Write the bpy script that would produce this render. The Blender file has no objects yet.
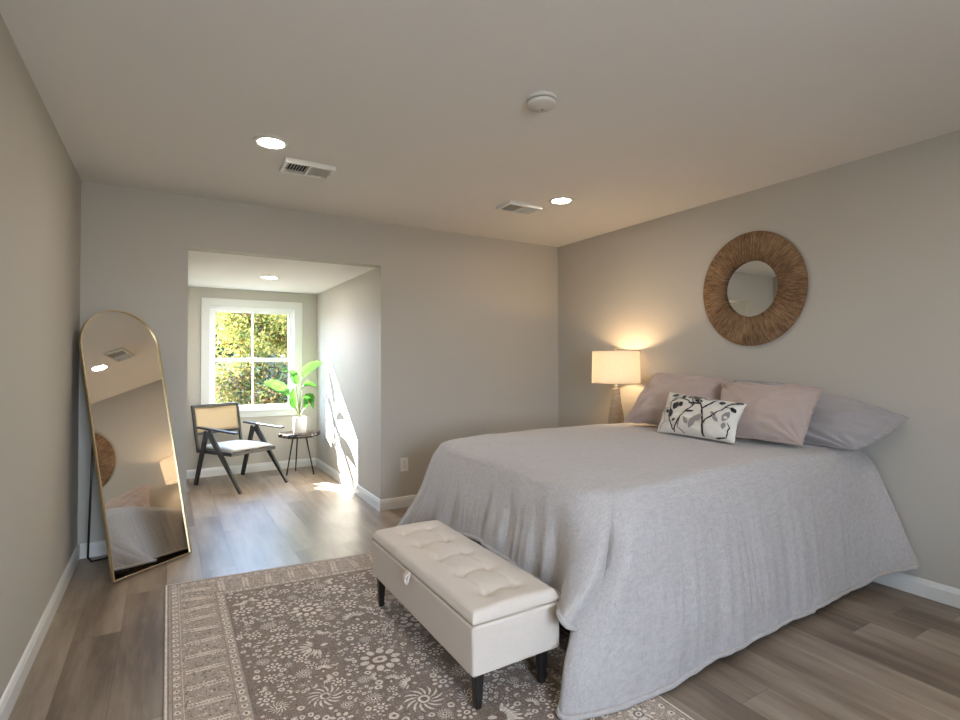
import bpy, bmesh, math, random
from mathutils import Vector, Matrix, noise
PI = math.pi
SC = bpy.context.scene
C = SC.collection

# ------------------------------------------------------------------ camera
yaw, pit, rol, foc, cy, camh = 0.5397, 0.0170, -0.0026, 520.507, 351.117, 1.2692
F = Vector((math.sin(yaw)*math.cos(pit), math.cos(yaw)*math.cos(pit), math.sin(pit)))
R = Vector((math.cos(yaw), -math.sin(yaw), 0)); U = R.cross(F)
R, U = math.cos(rol)*R + math.sin(rol)*U, -math.sin(rol)*R + math.cos(rol)*U
cd = bpy.data.cameras.new('camera'); cam = bpy.data.objects.new('camera', cd); C.objects.link(cam)
M4 = Matrix((R, U, -F)).transposed().to_4x4(); M4.translation = (0, 0, camh)
cam.matrix_world = M4
cd.sensor_width = 36; cd.lens = 36*foc/960; cd.shift_y = (cy-360)/960; cd.clip_start = .02
SC.camera = cam

# ------------------------------------------------------------------ world, sun, daylight
SUN = Vector((.457, -.703, -.545)).normalized()
w = bpy.data.worlds.new('sky'); SC.world = w; w.use_nodes = True
nt = w.node_tree; bg = nt.nodes['Background']
tc = nt.nodes.new('ShaderNodeTexCoord'); sx = nt.nodes.new('ShaderNodeSeparateXYZ'); nt.links.new(tc.outputs['Generated'], sx.inputs[0])
sr = nt.nodes.new('ShaderNodeValToRGB'); nt.links.new(sx.outputs[2], sr.inputs[0]); nt.links.new(sr.outputs[0], bg.inputs[0])
for p_, c_ in ((.0, (.10, .09, .07, 1)), (.02, (.70, .84, 1.05, 1)), (.35, (.50, .72, 1.1, 1)), (1, (.30, .52, 1.05, 1))):     # ground haze, horizon, clear sky
    e_ = sr.color_ramp.elements[0] if p_ == 0 else sr.color_ramp.elements[-1] if p_ == 1 else sr.color_ramp.elements.new(p_)
    e_.position = p_; e_.color = c_
bg.inputs[1].default_value = 13
sd = bpy.data.lights.new('sun', 'SUN'); sd.energy = 60; sd.angle = .006; sd.color = (1, .95, .86)
so = bpy.data.objects.new('sun', sd); C.objects.link(so); so.rotation_euler = SUN.to_track_quat('-Z', 'Y').to_euler()

def area(name, loc, d, sx, sy, power, col, portal=False):
    l = bpy.data.lights.new(name, 'AREA'); l.shape = 'RECTANGLE'; l.size = sx; l.size_y = sy
    l.energy = power; l.color = col
    o = bpy.data.objects.new(name, l); C.objects.link(o); o.location = loc
    o.rotation_euler = Vector(d).to_track_quat('-Z', 'Z').to_euler()
    if portal: l.cycles.is_portal = True
    return o
area('window_portal', (.82, 6.62, 1.28), (0, -1, 0), .95, 1.35, 1, (1, 1, 1), True)
area('rear_daylight', (.40, -1.9, 1.45), (.18, 1, 0), 1.05, 1.3, 46, (.91, .95, 1.0))
SC.view_settings.view_transform = 'Standard'; SC.view_settings.look = 'None'
SC.view_settings.gamma = 1; SC.view_settings.use_curve_mapping = False
SC.view_settings.exposure = 0.88
SC.cycles.max_bounces = 8; SC.cycles.diffuse_bounces = 6; SC.cycles.glossy_bounces = 4
SC.cycles.transparent_max_bounces = 12; SC.cycles.sample_clamp_indirect = 4
SC.cycles.use_denoising = True
SC.cycles.caustics_reflective = False; SC.cycles.caustics_refractive = False

# ------------------------------------------------------------------ materials
def lin(c): return tuple((v/12.92 if v <= .04045 else ((v+.055)/1.055)**2.4) for v in c)
def srgb(r, g, b): return lin((r/255, g/255, b/255)) + (1,)
class NT:
    def __init__(s, name):
        s.m = bpy.data.materials.new(name); s.m.use_nodes = True; s.t = s.m.node_tree
        s.b = s.t.nodes['Principled BSDF']; s.out = s.t.nodes['Material Output']
    def n(s, kind, **kw):
        x = s.t.nodes.new('ShaderNode'+kind)
        for k, v in kw.items(): setattr(x, k, v)
        return x
    def l(s, a, b): s.t.links.new(a, b)
    def put(s, sock, v):
        if isinstance(v, (int, float)): sock.default_value = v
        elif isinstance(v, tuple): sock.default_value = v
        else: s.l(v, sock)
    def math(s, op, a, b=0.0, c=None):
        x = s.n('Math', operation=op); s.put(x.inputs[0], a); s.put(x.inputs[1], b)
        if c is not None: s.put(x.inputs[2], c)
        return x.outputs[0]
    def obj(s): return s.n('TexCoord').outputs['Object']
    def noise(s, vec, scale, detail=3, rough=.5, dim='3D'):
        x = s.n('TexNoise'); s.l(vec, x.inputs['Vector']); x.inputs['Scale'].default_value = scale
        x.inputs['Detail'].default_value = detail; x.inputs['Roughness'].default_value = rough
        return x.outputs['Fac']
    def mapping(s, vec, scale=(1, 1, 1), rot=(0, 0, 0)):
        x = s.n('Mapping'); s.l(vec, x.inputs[0]); x.inputs['Scale'].default_value = scale; x.inputs['Rotation'].default_value = rot
        return x.outputs[0]
    def ramp(s, fac, stops):
        x = s.n('ValToRGB'); s.l(fac, x.inputs[0]); e = x.color_ramp.elements
        e[0].position, e[0].color = stops[0]; e[1].position, e[1].color = stops[-1]
        for p, c in stops[1:-1]:
            q = e.new(p); q.color = c
        return x.outputs[0]
    def mix(s, fac, a, b, mode='MIX'):
        x = s.n('Mix', data_type='RGBA', blend_type=mode); s.put(x.inputs[0], fac); s.put(x.inputs[6], a); s.put(x.inputs[7], b)
        return x.outputs[2]
    def bump(s, h, strength, dist):
        x = s.n('Bump'); s.l(h, x.inputs['Height']); x.inputs['Strength'].default_value = strength; x.inputs['Distance'].default_value = dist
        s.l(x.outputs[0], s.b.inputs['Normal'])
    def base(s, v): s.put(s.b.inputs['Base Color'], v)
    def rough(s, v): s.put(s.b.inputs['Roughness'], v)

def plain(name, col, rough=.5, metal=0, spec=.5, var=.06, scale=20, bump=0):
    m = NT(name); v = m.noise(m.obj(), scale)
    dark = tuple(c*(1-var) for c in col[:3])+(1,); lite = tuple(min(1, c*(1+var)) for c in col[:3])+(1,)
    m.base(m.ramp(v, [(.3, dark), (.7, lite)])); m.rough(rough)
    m.b.inputs['Metallic'].default_value = metal; m.b.inputs['Specular IOR Level'].default_value = spec
    if bump: m.bump(v, .3, bump)
    return m.m

def paint(name, col, rough=.6):
    m = NT(name); o = m.obj()
    v = m.noise(o, 1.3, 2); m.base(m.ramp(v, [(.2, tuple(c*.985 for c in col[:3])+(1,)), (.8, tuple(c*1.01 for c in col[:3])+(1,))]))
    m.rough(rough); m.b.inputs['Specular IOR Level'].default_value = .16
    m.bump(m.noise(o, 260, 2), .12, .0008)
    return m.m

WALL = paint('wall_paint', (.49, .463, .410, 1), .6)
CEIL = paint('ceiling_paint', (.79, .77, .74, 1), .8)
TRIM = plain('trim_white', (.70, .70, .665, 1), .35, var=.01)
WHITE = plain('white_plastic', (.74, .72, .67, 1), .4, var=.01)
VINYL = plain('white_vinyl', (.82, .83, .82, 1), .3, var=.01)
BLACKWOOD = plain('black_wood', (.018, .016, .015, 1), .38, var=.3, scale=30)
BLACKMETAL = plain('black_metal', (.02, .02, .02, 1), .35, .4, var=.1)
GOLD = plain('brushed_gold', (.60, .50, .31, 1), .42, 1, var=.05, scale=60)
DARKSLOT = plain('dark_slot', (.03, .03, .03, 1), .7, var=.1)
VENTGREY = plain('fitting_grey', (.20, .20, .18, 1), .6, var=.05)  # plain grey of the small screws and the test button
CERAMIC = plain('white_ceramic', (.78, .77, .75, 1), .3, var=.02)
SOIL = plain('soil', (.05, .035, .025, 1), .9, var=.5, scale=80, bump=.01)
MATTRESS = plain('white_cotton', (.7, .69, .67, 1), .9, var=.03)

def mirror_mat():
    m = NT('mirror_glass'); v = m.noise(m.obj(), 3); m.base(m.ramp(v, [(0, (.86, .87, .86, 1)), (1, (.88, .89, .88, 1))]))
    m.b.inputs['Metallic'].default_value = 1; m.rough(.012); return m.m
MIRROR = mirror_mat()

def glass_mat():
    m = NT('window_glass'); t = m.n('BsdfTransparent'); g = m.n('BsdfGlossy'); g.inputs['Roughness'].default_value = .0
    f = m.n('Fresnel'); f.inputs[0].default_value = 1.25; x = m.n('MixShader')
    t.inputs[0].default_value = (.97, .98, .97, 1)
    m.l(f.outputs[0], x.inputs[0]); m.l(t.outputs[0], x.inputs[1]); m.l(g.outputs[0], x.inputs[2]); m.l(x.outputs[0], m.out.inputs[0])
    return m.m
GLASS = glass_mat()

def emit(name, col, s):
    m = NT(name); m.base((.9, .9, .9, 1)); m.b.inputs['Emission Color'].default_value = col; m.b.inputs['Emission Strength'].default_value = s
    return m.m
LEDS = emit('led_diffuser', (1, .89, .775, 1), 84)
LEDD = emit('led_diffuser_bright', (1, .95, .90, 1), 170)
BULB = emit('bulb_glow', (1, .72, .42, 1), 22)

def floor_mat():
    m = NT('vinyl_plank_floor'); o = m.obj(); s = m.n('SeparateXYZ'); m.l(o, s.inputs[0])
    x, y = s.outputs[0], s.outputs[1]; W, L = .182, 1.22
    xr = m.math('DIVIDE', x, W); row = m.math('FLOOR', xr)
    wn = m.n('TexWhiteNoise', noise_dimensions='1D'); m.l(row, wn.inputs['W'])
    yr = m.math('ADD', m.math('DIVIDE', y, L), m.math('MULTIPLY', wn.outputs[0], 7.3)); idx = m.math('FLOOR', yr)
    cv = m.n('CombineXYZ'); m.l(row, cv.inputs[0]); m.l(idx, cv.inputs[1])
    w2 = m.n('TexWhiteNoise', noise_dimensions='3D'); m.l(cv.outputs[0], w2.inputs['Vector']); rnd = w2.outputs['Value']
    gv = m.n('CombineXYZ'); m.l(x, gv.inputs[0]); m.l(m.math('MULTIPLY', y, .10), gv.inputs[1]); m.l(m.math('MULTIPLY', rnd, 40), gv.inputs[2])
    g1 = m.noise(gv.outputs[0], 12, 5, .62); g2 = m.noise(gv.outputs[0], 95, 4, .7)
    gv2 = m.n('CombineXYZ'); m.l(x, gv2.inputs[0]); m.l(m.math('MULTIPLY', y, .3), gv2.inputs[1]); m.l(m.math('MULTIPLY', rnd, 17), gv2.inputs[2])
    g3 = m.noise(gv2.outputs[0], 5, 3, .5)
    k = m.math('ADD', m.math('MULTIPLY', g1, .50), m.math('MULTIPLY', g3, .35)); k = m.math('ADD', k, m.math('MULTIPLY', g2, .15))
    k = m.math('ADD', k, m.math('MULTIPLY', m.math('SUBTRACT', rnd, .5), .17))
    col = m.ramp(k, [(.34, (.125, .088, .060, 1)), (.46, (.235, .177, .127, 1)), (.58, (.340, .268, .200, 1)), (.68, (.45, .365, .285, 1))])
    fx = m.math('FRACT', xr); fy = m.math('FRACT', yr)
    ex = m.math('MINIMUM', fx, m.math('SUBTRACT', 1, fx)); ey = m.math('MULTIPLY', m.math('MINIMUM', fy, m.math('SUBTRACT', 1, fy)), L/W)
    seam = m.math('LESS_THAN', m.math('MINIMUM', ex, ey), .009)
    col = m.mix(m.math('MULTIPLY', seam, .45), col, (.06, .045, .035, 1)); m.base(col)
    m.rough(m.math('ADD', .27, m.math('MULTIPLY', g2, .16))); m.b.inputs['Specular IOR Level'].default_value = .55
    m.bump(m.math('SUBTRACT', g2, m.math('MULTIPLY', seam, 2.)), .14, .001)
    return m.m
FLOOR = floor_mat()

def cloth(name, col, rough=.9, weave=520, bump=.25, var=.05, sheen=.3, crink=0, dist=.004):
    m = NT(name); o = m.obj()
    a = m.noise(m.mapping(o, (weave, weave*.12, weave)), 1, 2); b = m.noise(m.mapping(o, (weave*.12, weave, weave*.3)), 1, 2)
    wv = m.math('ADD', m.math('MULTIPLY', a, .5), m.math('MULTIPLY', b, .5))
    c1 = tuple(c*(1-var*2) for c in col[:3])+(1,); c2 = tuple(min(1, c*(1+var)) for c in col[:3])+(1,)
    m.base(m.ramp(wv, [(.3, c1), (.62, c2)])); m.rough(rough); m.b.inputs['Sheen Weight'].default_value = sheen
    m.b.inputs['Specular IOR Level'].default_value = .2
    h = wv
    if crink:
        h = m.math('ADD', m.math('MULTIPLY', wv, .8), m.math('MULTIPLY', m.noise(m.mapping(o, (1, 1, .22)), 60, 3, .6), crink))
    m.bump(h, bump, dist)
    return m.m
DUVET = cloth('grey_muslin', (.45, .42, .40, 1), weave=190, bump=.55, var=.08, crink=1.0, dist=.006)
SHAM = cloth('grey_linen', (.335, .315, .315, 1), crink=.8)
MAUVE = cloth('mauve_linen', (.425, .345, .310, 1), crink=.8)
CREAM = cloth('cream_linen', (.66, .585, .50, 1), weave=430, bump=.12, var=.02, sheen=.15)
SEATC = cloth('pale_seat_fabric', (.66, .66, .65, 1), weave=400, bump=.12)
PRINTC = cloth('ivory_cotton', (.70, .675, .62, 1), weave=500, bump=.15)
INK = cloth('black_print', (.02, .018, .02, 1)); INKG = cloth('grey_print', (.27, .26, .255, 1))
CANE = None
def cane_mat():
    m = NT('woven_cane'); o = m.obj(); w1 = m.n('TexWave', bands_direction='X'); w1.inputs['Scale'].default_value = 55
    m.l(o, w1.inputs[0]); w2 = m.n('TexWave', bands_direction='Z'); w2.inputs['Scale'].default_value = 55; m.l(o, w2.inputs[0])
    k = m.math('MULTIPLY', w1.outputs['Fac'], w2.outputs['Fac'])
    m.base(m.ramp(k, [(.0, (.50, .36, .20, 1)), (1, (.74, .58, .38, 1))])); m.rough(.6); m.bump(k, .4, .002)
    return m.m
CANE = cane_mat()
def fibre_mat():
    m = NT('seagrass_fibre'); o = m.obj(); sp = m.n('SeparateXYZ'); m.l(o, sp.inputs[0]); y, z = sp.outputs[1], sp.outputs[2]
    ang = m.math('ARCTAN2', z, y); rad = m.math('SQRT', m.math('ADD', m.math('MULTIPLY', y, y), m.math('MULTIPLY', z, z)))
    cv = m.n('CombineXYZ'); m.l(m.math('MULTIPLY', ang, 34), cv.inputs[0]); m.l(m.math('MULTIPLY', rad, 13), cv.inputs[1])
    v = m.noise(cv.outputs[0], 1.0, 5, .75); v2 = m.noise(o, 7, 2)
    m.base(m.ramp(m.math('ADD', m.math('MULTIPLY', v, .8), m.math('MULTIPLY', v2, .2)), [(.36, (.060, .030, .014, 1)), (.48, (.22, .125, .062, 1)), (.62, (.42, .27, .145, 1))]))
    m.rough(.75); m.bump(v, .9, .008); return m.m
FIBRE = fibre_mat()
def shade_mat():
    m = NT('lamp_shade_linen'); v = m.noise(m.mapping(m.obj(), (300, 300, 40)), 1, 2)
    d = m.n('BsdfDiffuse'); t = m.n('BsdfTranslucent'); x = m.n('MixShader'); x.inputs[0].default_value = .70
    c = m.ramp(v, [(.3, (.80, .77, .72, 1)), (.7, (.88, .86, .82, 1))]); m.l(c, d.inputs[0]); m.l(c, t.inputs[0])
    m.l(d.outputs[0], x.inputs[1]); m.l(t.outputs[0], x.inputs[2]); m.l(x.outputs[0], m.out.inputs[0]); return m.m
SHADE = shade_mat()
def stone_mat():
    m = NT('travertine_ceramic'); v = m.noise(m.mapping(m.obj(), (1, 1, 5)), 16, 5, .6)
    m.base(m.ramp(v, [(.3, (.25, .205, .15, 1)), (.7, (.42, .36, .28, 1))])); m.rough(.5); return m.m
STONE = stone_mat()
def leafy(name, c1, c2, tr=.45, sc=6, rg=.7, sp=.15):
    m = NT(name); v = m.noise(m.obj(), sc, 3); c = m.ramp(v, [(.3, c1), (.7, c2)])
    d = m.n('BsdfPrincipled'); d.inputs['Roughness'].default_value = rg; d.inputs['Specular IOR Level'].default_value = sp; t = m.n('BsdfTranslucent'); x = m.n('MixShader'); x.inputs[0].default_value = tr
    m.l(c, d.inputs[0]); m.l(c, t.inputs[0]); m.l(d.outputs[0], x.inputs[1]); m.l(t.outputs[0], x.inputs[2]); m.l(x.outputs[0], m.out.inputs[0]); return m.m
PLANT = leafy('plant_leaf', (.03, .14, .018, 1), (.085, .27, .035, 1), .34, 14, .4, .5)
STEM = plain('plant_stem', (.16, .20, .05, 1), .5, var=.3)
SLABM = plain('dark_slab_wood', (.030, .022, .017, 1), .14, var=.6, scale=14)

# ------------------------------------------------------------------ builders
def P(bm_, pts, faces, mi=0):
    vs = [bm_.verts.new(p) for p in pts]
    for f in faces:
        try: bm_.faces.new([vs[i] for i in f]).material_index = mi
        except ValueError: pass
    return vs
def box(b, x0, x1, y0, y1, z0, z1, mi=0):
    P(b, [(x, y, z) for z in (z0, z1) for y in (y0, y1) for x in (x0, x1)],
      [(0, 2, 3, 1), (4, 5, 7, 6), (0, 1, 5, 4), (2, 6, 7, 3), (0, 4, 6, 2), (1, 3, 7, 5)], mi)
def bar(b, a, c, w1, d1, w2=None, d2=None, side=None):
    """tapering rectangular bar from a to c"""
    a, c = Vector(a), Vector(c); w2 = w1 if w2 is None else w2; d2 = d1 if d2 is None else d2
    t = (c-a).normalized(); s = Vector(side) if side else (Vector((1, 0, 0)) if abs(t.x) < .9 else Vector((0, 1, 0)))
    s = (s - t*s.dot(t)).normalized(); q = t.cross(s)
    pts = [a+s*sx*w1/2+q*sy*d1/2 for sx, sy in ((-1, -1), (1, -1), (1, 1), (-1, 1))] + [c+s*sx*w2/2+q*sy*d2/2 for sx, sy in ((-1, -1), (1, -1), (1, 1), (-1, 1))]
    P(b, pts, [(0, 3, 2, 1), (4, 5, 6, 7), (0, 1, 5, 4), (1, 2, 6, 5), (2, 3, 7, 6), (3, 0, 4, 7)])
def tube(b, pts, r, n=8, cap=True, closed=False):
    pts = [Vector(p) for p in pts]; rs = r if isinstance(r, (list, tuple)) else [r]*len(pts); rings = []
    up = Vector((0, 0, 1)); m = len(pts); prev = None
    for i, p in enumerate(pts):
        t = (pts[(i+1) % m]-pts[i-1]) if closed else (pts[min(i+1, m-1)]-pts[max(i-1, 0)])
        t.normalize()
        s = prev if prev is not None else (up.cross(t) if abs(t.z) < .95 else Vector((1, 0, 0)))
        s = (s - t*s.dot(t)).normalized(); q = t.cross(s); prev = s
        rings.append([b.verts.new(p+rs[i]*(math.cos(2*PI*k/n)*s+math.sin(2*PI*k/n)*q)) for k in range(n)])
    for i in range(m if closed else m-1):
        A, B = rings[i], rings[(i+1) % m]
        for k in range(n): b.faces.new((A[k], A[(k+1) % n], B[(k+1) % n], B[k]))
    if cap and not closed: b.faces.new(rings[0][::-1]); b.faces.new(rings[-1])
def lathe(b, prof, n=48, c=(0, 0, 0), close=False, mi=0):
    rings = []
    for r, z in prof:
        if r < 1e-6: rings.append([b.verts.new((c[0], c[1], c[2]+z))])
        else: rings.append([b.verts.new((c[0]+r*math.cos(2*PI*k/n), c[1]+r*math.sin(2*PI*k/n), c[2]+z)) for k in range(n)])
    seq = list(zip(rings, rings[1:])) + ([(rings[-1], rings[0])] if close else [])
    for A, B in seq:
        for k in range(n):
            k2 = (k+1) % n
            if len(A) == 1 and len(B) == 1: continue
            if len(A) == 1: f = b.faces.new((A[0], B[k2], B[k]))
            elif len(B) == 1: f = b.faces.new((A[k], A[k2], B[0]))
            else: f = b.faces.new((A[k], A[k2], B[k2], B[k]))
            f.material_index = mi
def grid(b, fn, nu, nv, mi=0, wrapu=False):
    V = [[b.verts.new(fn(i/(nu if wrapu else nu-1), j/(nv-1))) for j in range(nv)] for i in range(nu)]
    for i in range(nu if wrapu else nu-1):
        for j in range(nv-1):
            b.faces.new((V[i][j], V[(i+1) % nu][j], V[(i+1) % nu][j+1], V[i][j+1])).material_index = mi
    return V
def obj(name, b, mats, parent=None, smooth=False, bevel=0, seg=2, local=False, fix=True):
    if fix: bmesh.ops.recalc_face_normals(b, faces=b.faces)
    if parent is not None and not local:
        bmesh.ops.translate(b, verts=b.verts, vec=-Vector(parent.location))
    me = bpy.data.meshes.new(name); b.to_mesh(me); b.free()
    o = bpy.data.objects.new(name, me); C.objects.link(o)
    for m in (mats if isinstance(mats, (list, tuple)) else [mats]): me.materials.append(m)
    if smooth:
        for p in me.polygons: p.use_smooth = True
    if bevel:
        md = o.modifiers.new('bevel', 'BEVEL'); md.width = bevel; md.segments = seg; md.limit_method = 'ANGLE'; md.angle_limit = .6
        for p in me.polygons: p.use_smooth = True
        md.harden_normals = True
    if parent is not None: o.parent = parent
    return o
def smooth_by_angle(o, ang=.6):
    me = o.data
    for p in me.polygons: p.use_smooth = True
    me.set_sharp_from_angle(angle=ang)
def thing(name, label, cat, loc=(0, 0, 0), group=None):
    o = bpy.data.objects.new(name, None); C.objects.link(o); o.location = loc; o.empty_display_size = .1
    o['label'] = label; o['category'] = cat
    if group: o['group'] = group
    return o
def tag(o, label, cat, group=None):
    o['label'] = label; o['category'] = cat
    if group: o['group'] = group
    return o
def rebase(o, loc):
    """put the origin of a world-space mesh at loc"""
    loc = Vector(loc); o.data.transform(Matrix.Translation(-loc)); o.location = loc; return o
def struct(name, b, m, parent=None, **k):
    o = obj(name, b, m, parent, **k)
    if parent is None: o['kind'] = 'structure'
    return o
def nb(): return bmesh.new()
def copy_tree(root, loc, label):
    r = root.copy(); C.objects.link(r); r.location = loc; r['label'] = label
    for ch in list(root.children):
        c = ch.copy(); C.objects.link(c); c.parent = r
        for g in ch.children:
            d = g.copy(); C.objects.link(d); d.parent = c
    return r

# ------------------------------------------------------------------ room
XL, XR, YB, YR, H = -.4925, 3.471, 4.215, -1.6, 2.44
OX0, OX1, HD, YD = .116, 1.547, 2.073, 6.44
T = .12
b = nb(); box(b, XL-T, XR+T, YR-T, YD+.2, -.15, 0); struct('floor', b, FLOOR)
b = nb(); box(b, XL-T, XR+T, YR-T, YB+T, H, H+.12); struct('ceiling', b, CEIL)
b = nb(); box(b, XL-T, XL, YR-T, YB+T, 0, H); struct('wall_left', b, WALL)
b = nb(); box(b, XR, XR+T, YR-T, YB+T, 0, H); struct('wall_right', b, WALL)
b = nb(); box(b, XL, OX0, YB, YB+T, 0, H); box(b, OX1, XR, YB, YB+T, 0, H); box(b, OX0, OX1, YB, YB+T, HD, H)
bmesh.ops.remove_doubles(b, verts=b.verts, dist=1e-5); struct('wall_back', b, WALL)
RX0, RX1, RZ0, RZ1 = -.10, .90, .75, 2.08
b = nb(); box(b, XL, RX0, YR-T, YR, 0, H); box(b, RX1, XR, YR-T, YR, 0, H); box(b, RX0, RX1, YR-T, YR, 0, RZ0); box(b, RX0, RX1, YR-T, YR, RZ1, H)
struct('wall_rear', b, WALL)
b = nb(); box(b, OX0-T, OX0, YB+T, YD+.16, 0, HD+.1); struct('wall_dormer_left', b, WALL)
b = nb(); box(b, OX1, OX1+T, YB+T, YD+.16, 0, HD+.1); struct('wall_dormer_right', b, WALL)
b = nb(); box(b, OX0, OX1, YB+T, YD+.16, HD, HD+.1); struct('ceiling_dormer', b, CEIL)
WX0, WX1, WZ0, WZ1 = .39, 1.29, .70, 1.875
b = nb(); box(b, OX0, WX0, YD, YD+.16, 0, HD); box(b, WX1, OX1, YD, YD+.16, 0, HD)
box(b, WX0, WX1, YD, YD+.16, 0, WZ0); box(b, WX0, WX1, YD, YD+.16, WZ1, HD); struct('wall_dormer_back', b, WALL)

def baseboard(name, a, c, n, hgt=.094):
    """moulded baseboard from a to c along the floor, n = inward normal"""
    a, c, n = Vector((*a, 0)), Vector((*c, 0)), Vector((*n, 0)); b = nb()
    prof = [(0, 0), (.014, 0), (.014, hgt*.72), (.011, hgt*.80), (.009, hgt*.9), (.005, hgt*.97), (0, hgt)]
    A = [b.verts.new(a+n*d+Vector((0, 0, z))) for d, z in prof]; B = [b.verts.new(c+n*d+Vector((0, 0, z))) for d, z in prof]
    for i in range(len(prof)-1): b.faces.new((A[i], A[i+1], B[i+1], B[i]))
    b.faces.new(A[::-1]); b.faces.new(B)
    struct(name, b, TRIM)
e = .014
baseboard('baseboard_left', (XL, YR), (XL, YB), (1, 0)); baseboard('baseboard_right', (XR, YR), (XR, YB), (-1, 0))
baseboard('baseboard_back_left', (XL+e, YB), (OX0, YB), (0, -1)); baseboard('baseboard_back_right', (OX1-e, YB), (XR-e, YB), (0, -1))
baseboard('baseboard_dormer_left', (OX0, YB), (OX0, YD), (1, 0)); baseboard('baseboard_dormer_right', (OX1, YB), (OX1, YD), (-1, 0))
baseboard('baseboard_dormer_back', (OX0+e, YD), (OX1-e, YD), (0, -1)); baseboard('baseboard_rear', (XL+e, YR), (XR-e, YR), (0, 1))

def window(name, x0, x1, z0, z1, yf, inward, depth, mid):
    """double hung window in an opening x0..x1, z0..z1; yf = wall face, inward = -1 or +1 (into the room along y)"""
    def Y(a, c): a, c = yf-inward*a, yf-inward*c; return min(a, c), max(a, c)     # positive = into the wall
    cw = .084; b = nb()
    ya, yb = Y(-.018, 0)
    box(b, x0-cw, x0, ya, yb, z0-.075, z1+cw); box(b, x1, x1+cw, ya, yb, z0-.075, z1+cw)
    box(b, x0, x1, ya, yb, z1, z1+cw); box(b, x0, x1, ya, yb, z0-.075, z0-.012)
    root = struct(name, b, TRIM, bevel=.003)
    b = nb(); ya, yb = Y(-.03, .05); box(b, x0-.001, x1+.001, ya, yb, z0-.012, z0+.004); obj('window_sill', b, TRIM, root, bevel=.003)
    b = nb(); ya, yb = Y(.0, depth)
    t = .014
    box(b, x0, x0+t, ya, yb, z0, z1); box(b, x1-t, x1, ya, yb, z0, z1); box(b, x0+t, x1-t, ya, yb, z1-t, z1); box(b, x0+t, x1-t, ya, yb, z0, z0+t)
    obj('window_frame', b, VINYL, root)
    xi0, xi1, zi0, zi1 = x0+t, x1-t, z0+t, z1-t; sw = .046; xc = (x0+x1)/2
    for nm, za, zb, off in (('lower_sash', zi0, mid+.018, .035), ('upper_sash', mid-.018, zi1, .068)):
        b = nb(); ya, yb = Y(off, off+.03)
        box(b, xi0, xi0+sw, ya, yb, za, zb); box(b, xi1-sw, xi1, ya, yb, za, zb)
        rb, rt = (sw, .042) if nm == 'lower_sash' else (.042, sw)
        box(b, xi0+sw, xi1-sw, ya, yb, za, za+rb); box(b, xi0+sw, xi1-sw, ya, yb, zb-rt, zb)
        ym = sorted(Y(off+.006, off+.024)); box(b, xc-.009, xc+.009, ym[0], ym[1], za+rb, zb-rt)
        s = obj(nm, b, VINYL, root)
        b = nb(); yg = Y(off+.014, off+.014)[0]
        P(b, [(xi0+sw, yg, za+rb), (xi1-sw, yg, za+rb), (xi1-sw, yg, zb-rt), (xi0+sw, yg, zb-rt)], [(0, 1, 2, 3)])
        obj('glass_pane', b, GLASS, s)
    b = nb(); ya, yb = Y(.028, .04); box(b, xc-.03, xc+.03, ya, yb, mid+.018, mid+.03); obj('sash_lock', b, VINYL, root, bevel=.002)
    return root
window('window_1', WX0, WX1, WZ0, WZ1, YD, -1, .16, 1.276)
window('window_2', RX0, RX1, RZ0, RZ1, YR, 1, .12, 1.42)

# ------------------------------------------------------------------ bed
bed = thing('bed', 'queen bed with dark slatted base under the pale grey duvet', 'bed', (2.42, 2.29, 0))
b = nb()
for y in (1.53, 3.03): box(b, 1.46, 3.44, y-.015, y+.015, .18, .30)
for x in (1.475, 3.425): box(b, x-.015, x+.015, 1.545, 3.015, .18, .30)
obj('bed_frame', b, BLACKWOOD, bed, bevel=.004)
b = nb()
for k in range(14): box(b, 1.52+k*.145, 1.59+k*.145, 1.545, 3.015, .27, .29)
obj('slats', b, plain('pine', (.45, .33, .2, 1), .6), bed)
for x, y in ((1.63, 1.56), (1.63, 3.0), (3.4, 1.56), (3.4, 3.0), (2.45, 2.29)):
    b = nb(); bar(b, (x, y, 0), (x, y, .27 if x == 2.45 else .18), .045, .045, .06, .06); obj('leg', b, BLACKWOOD, bed)
b = nb(); box(b, 1.46, 3.44, 1.53, 3.03, .30, .46); obj('box_spring', b, MATTRESS, bed, bevel=.02, seg=3)
b = nb(); box(b, 1.46, 3.44, 1.53, 3.03, .46, .71); obj('mattress', b, MATTRESS, bed, bevel=.04, seg=4)

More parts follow.
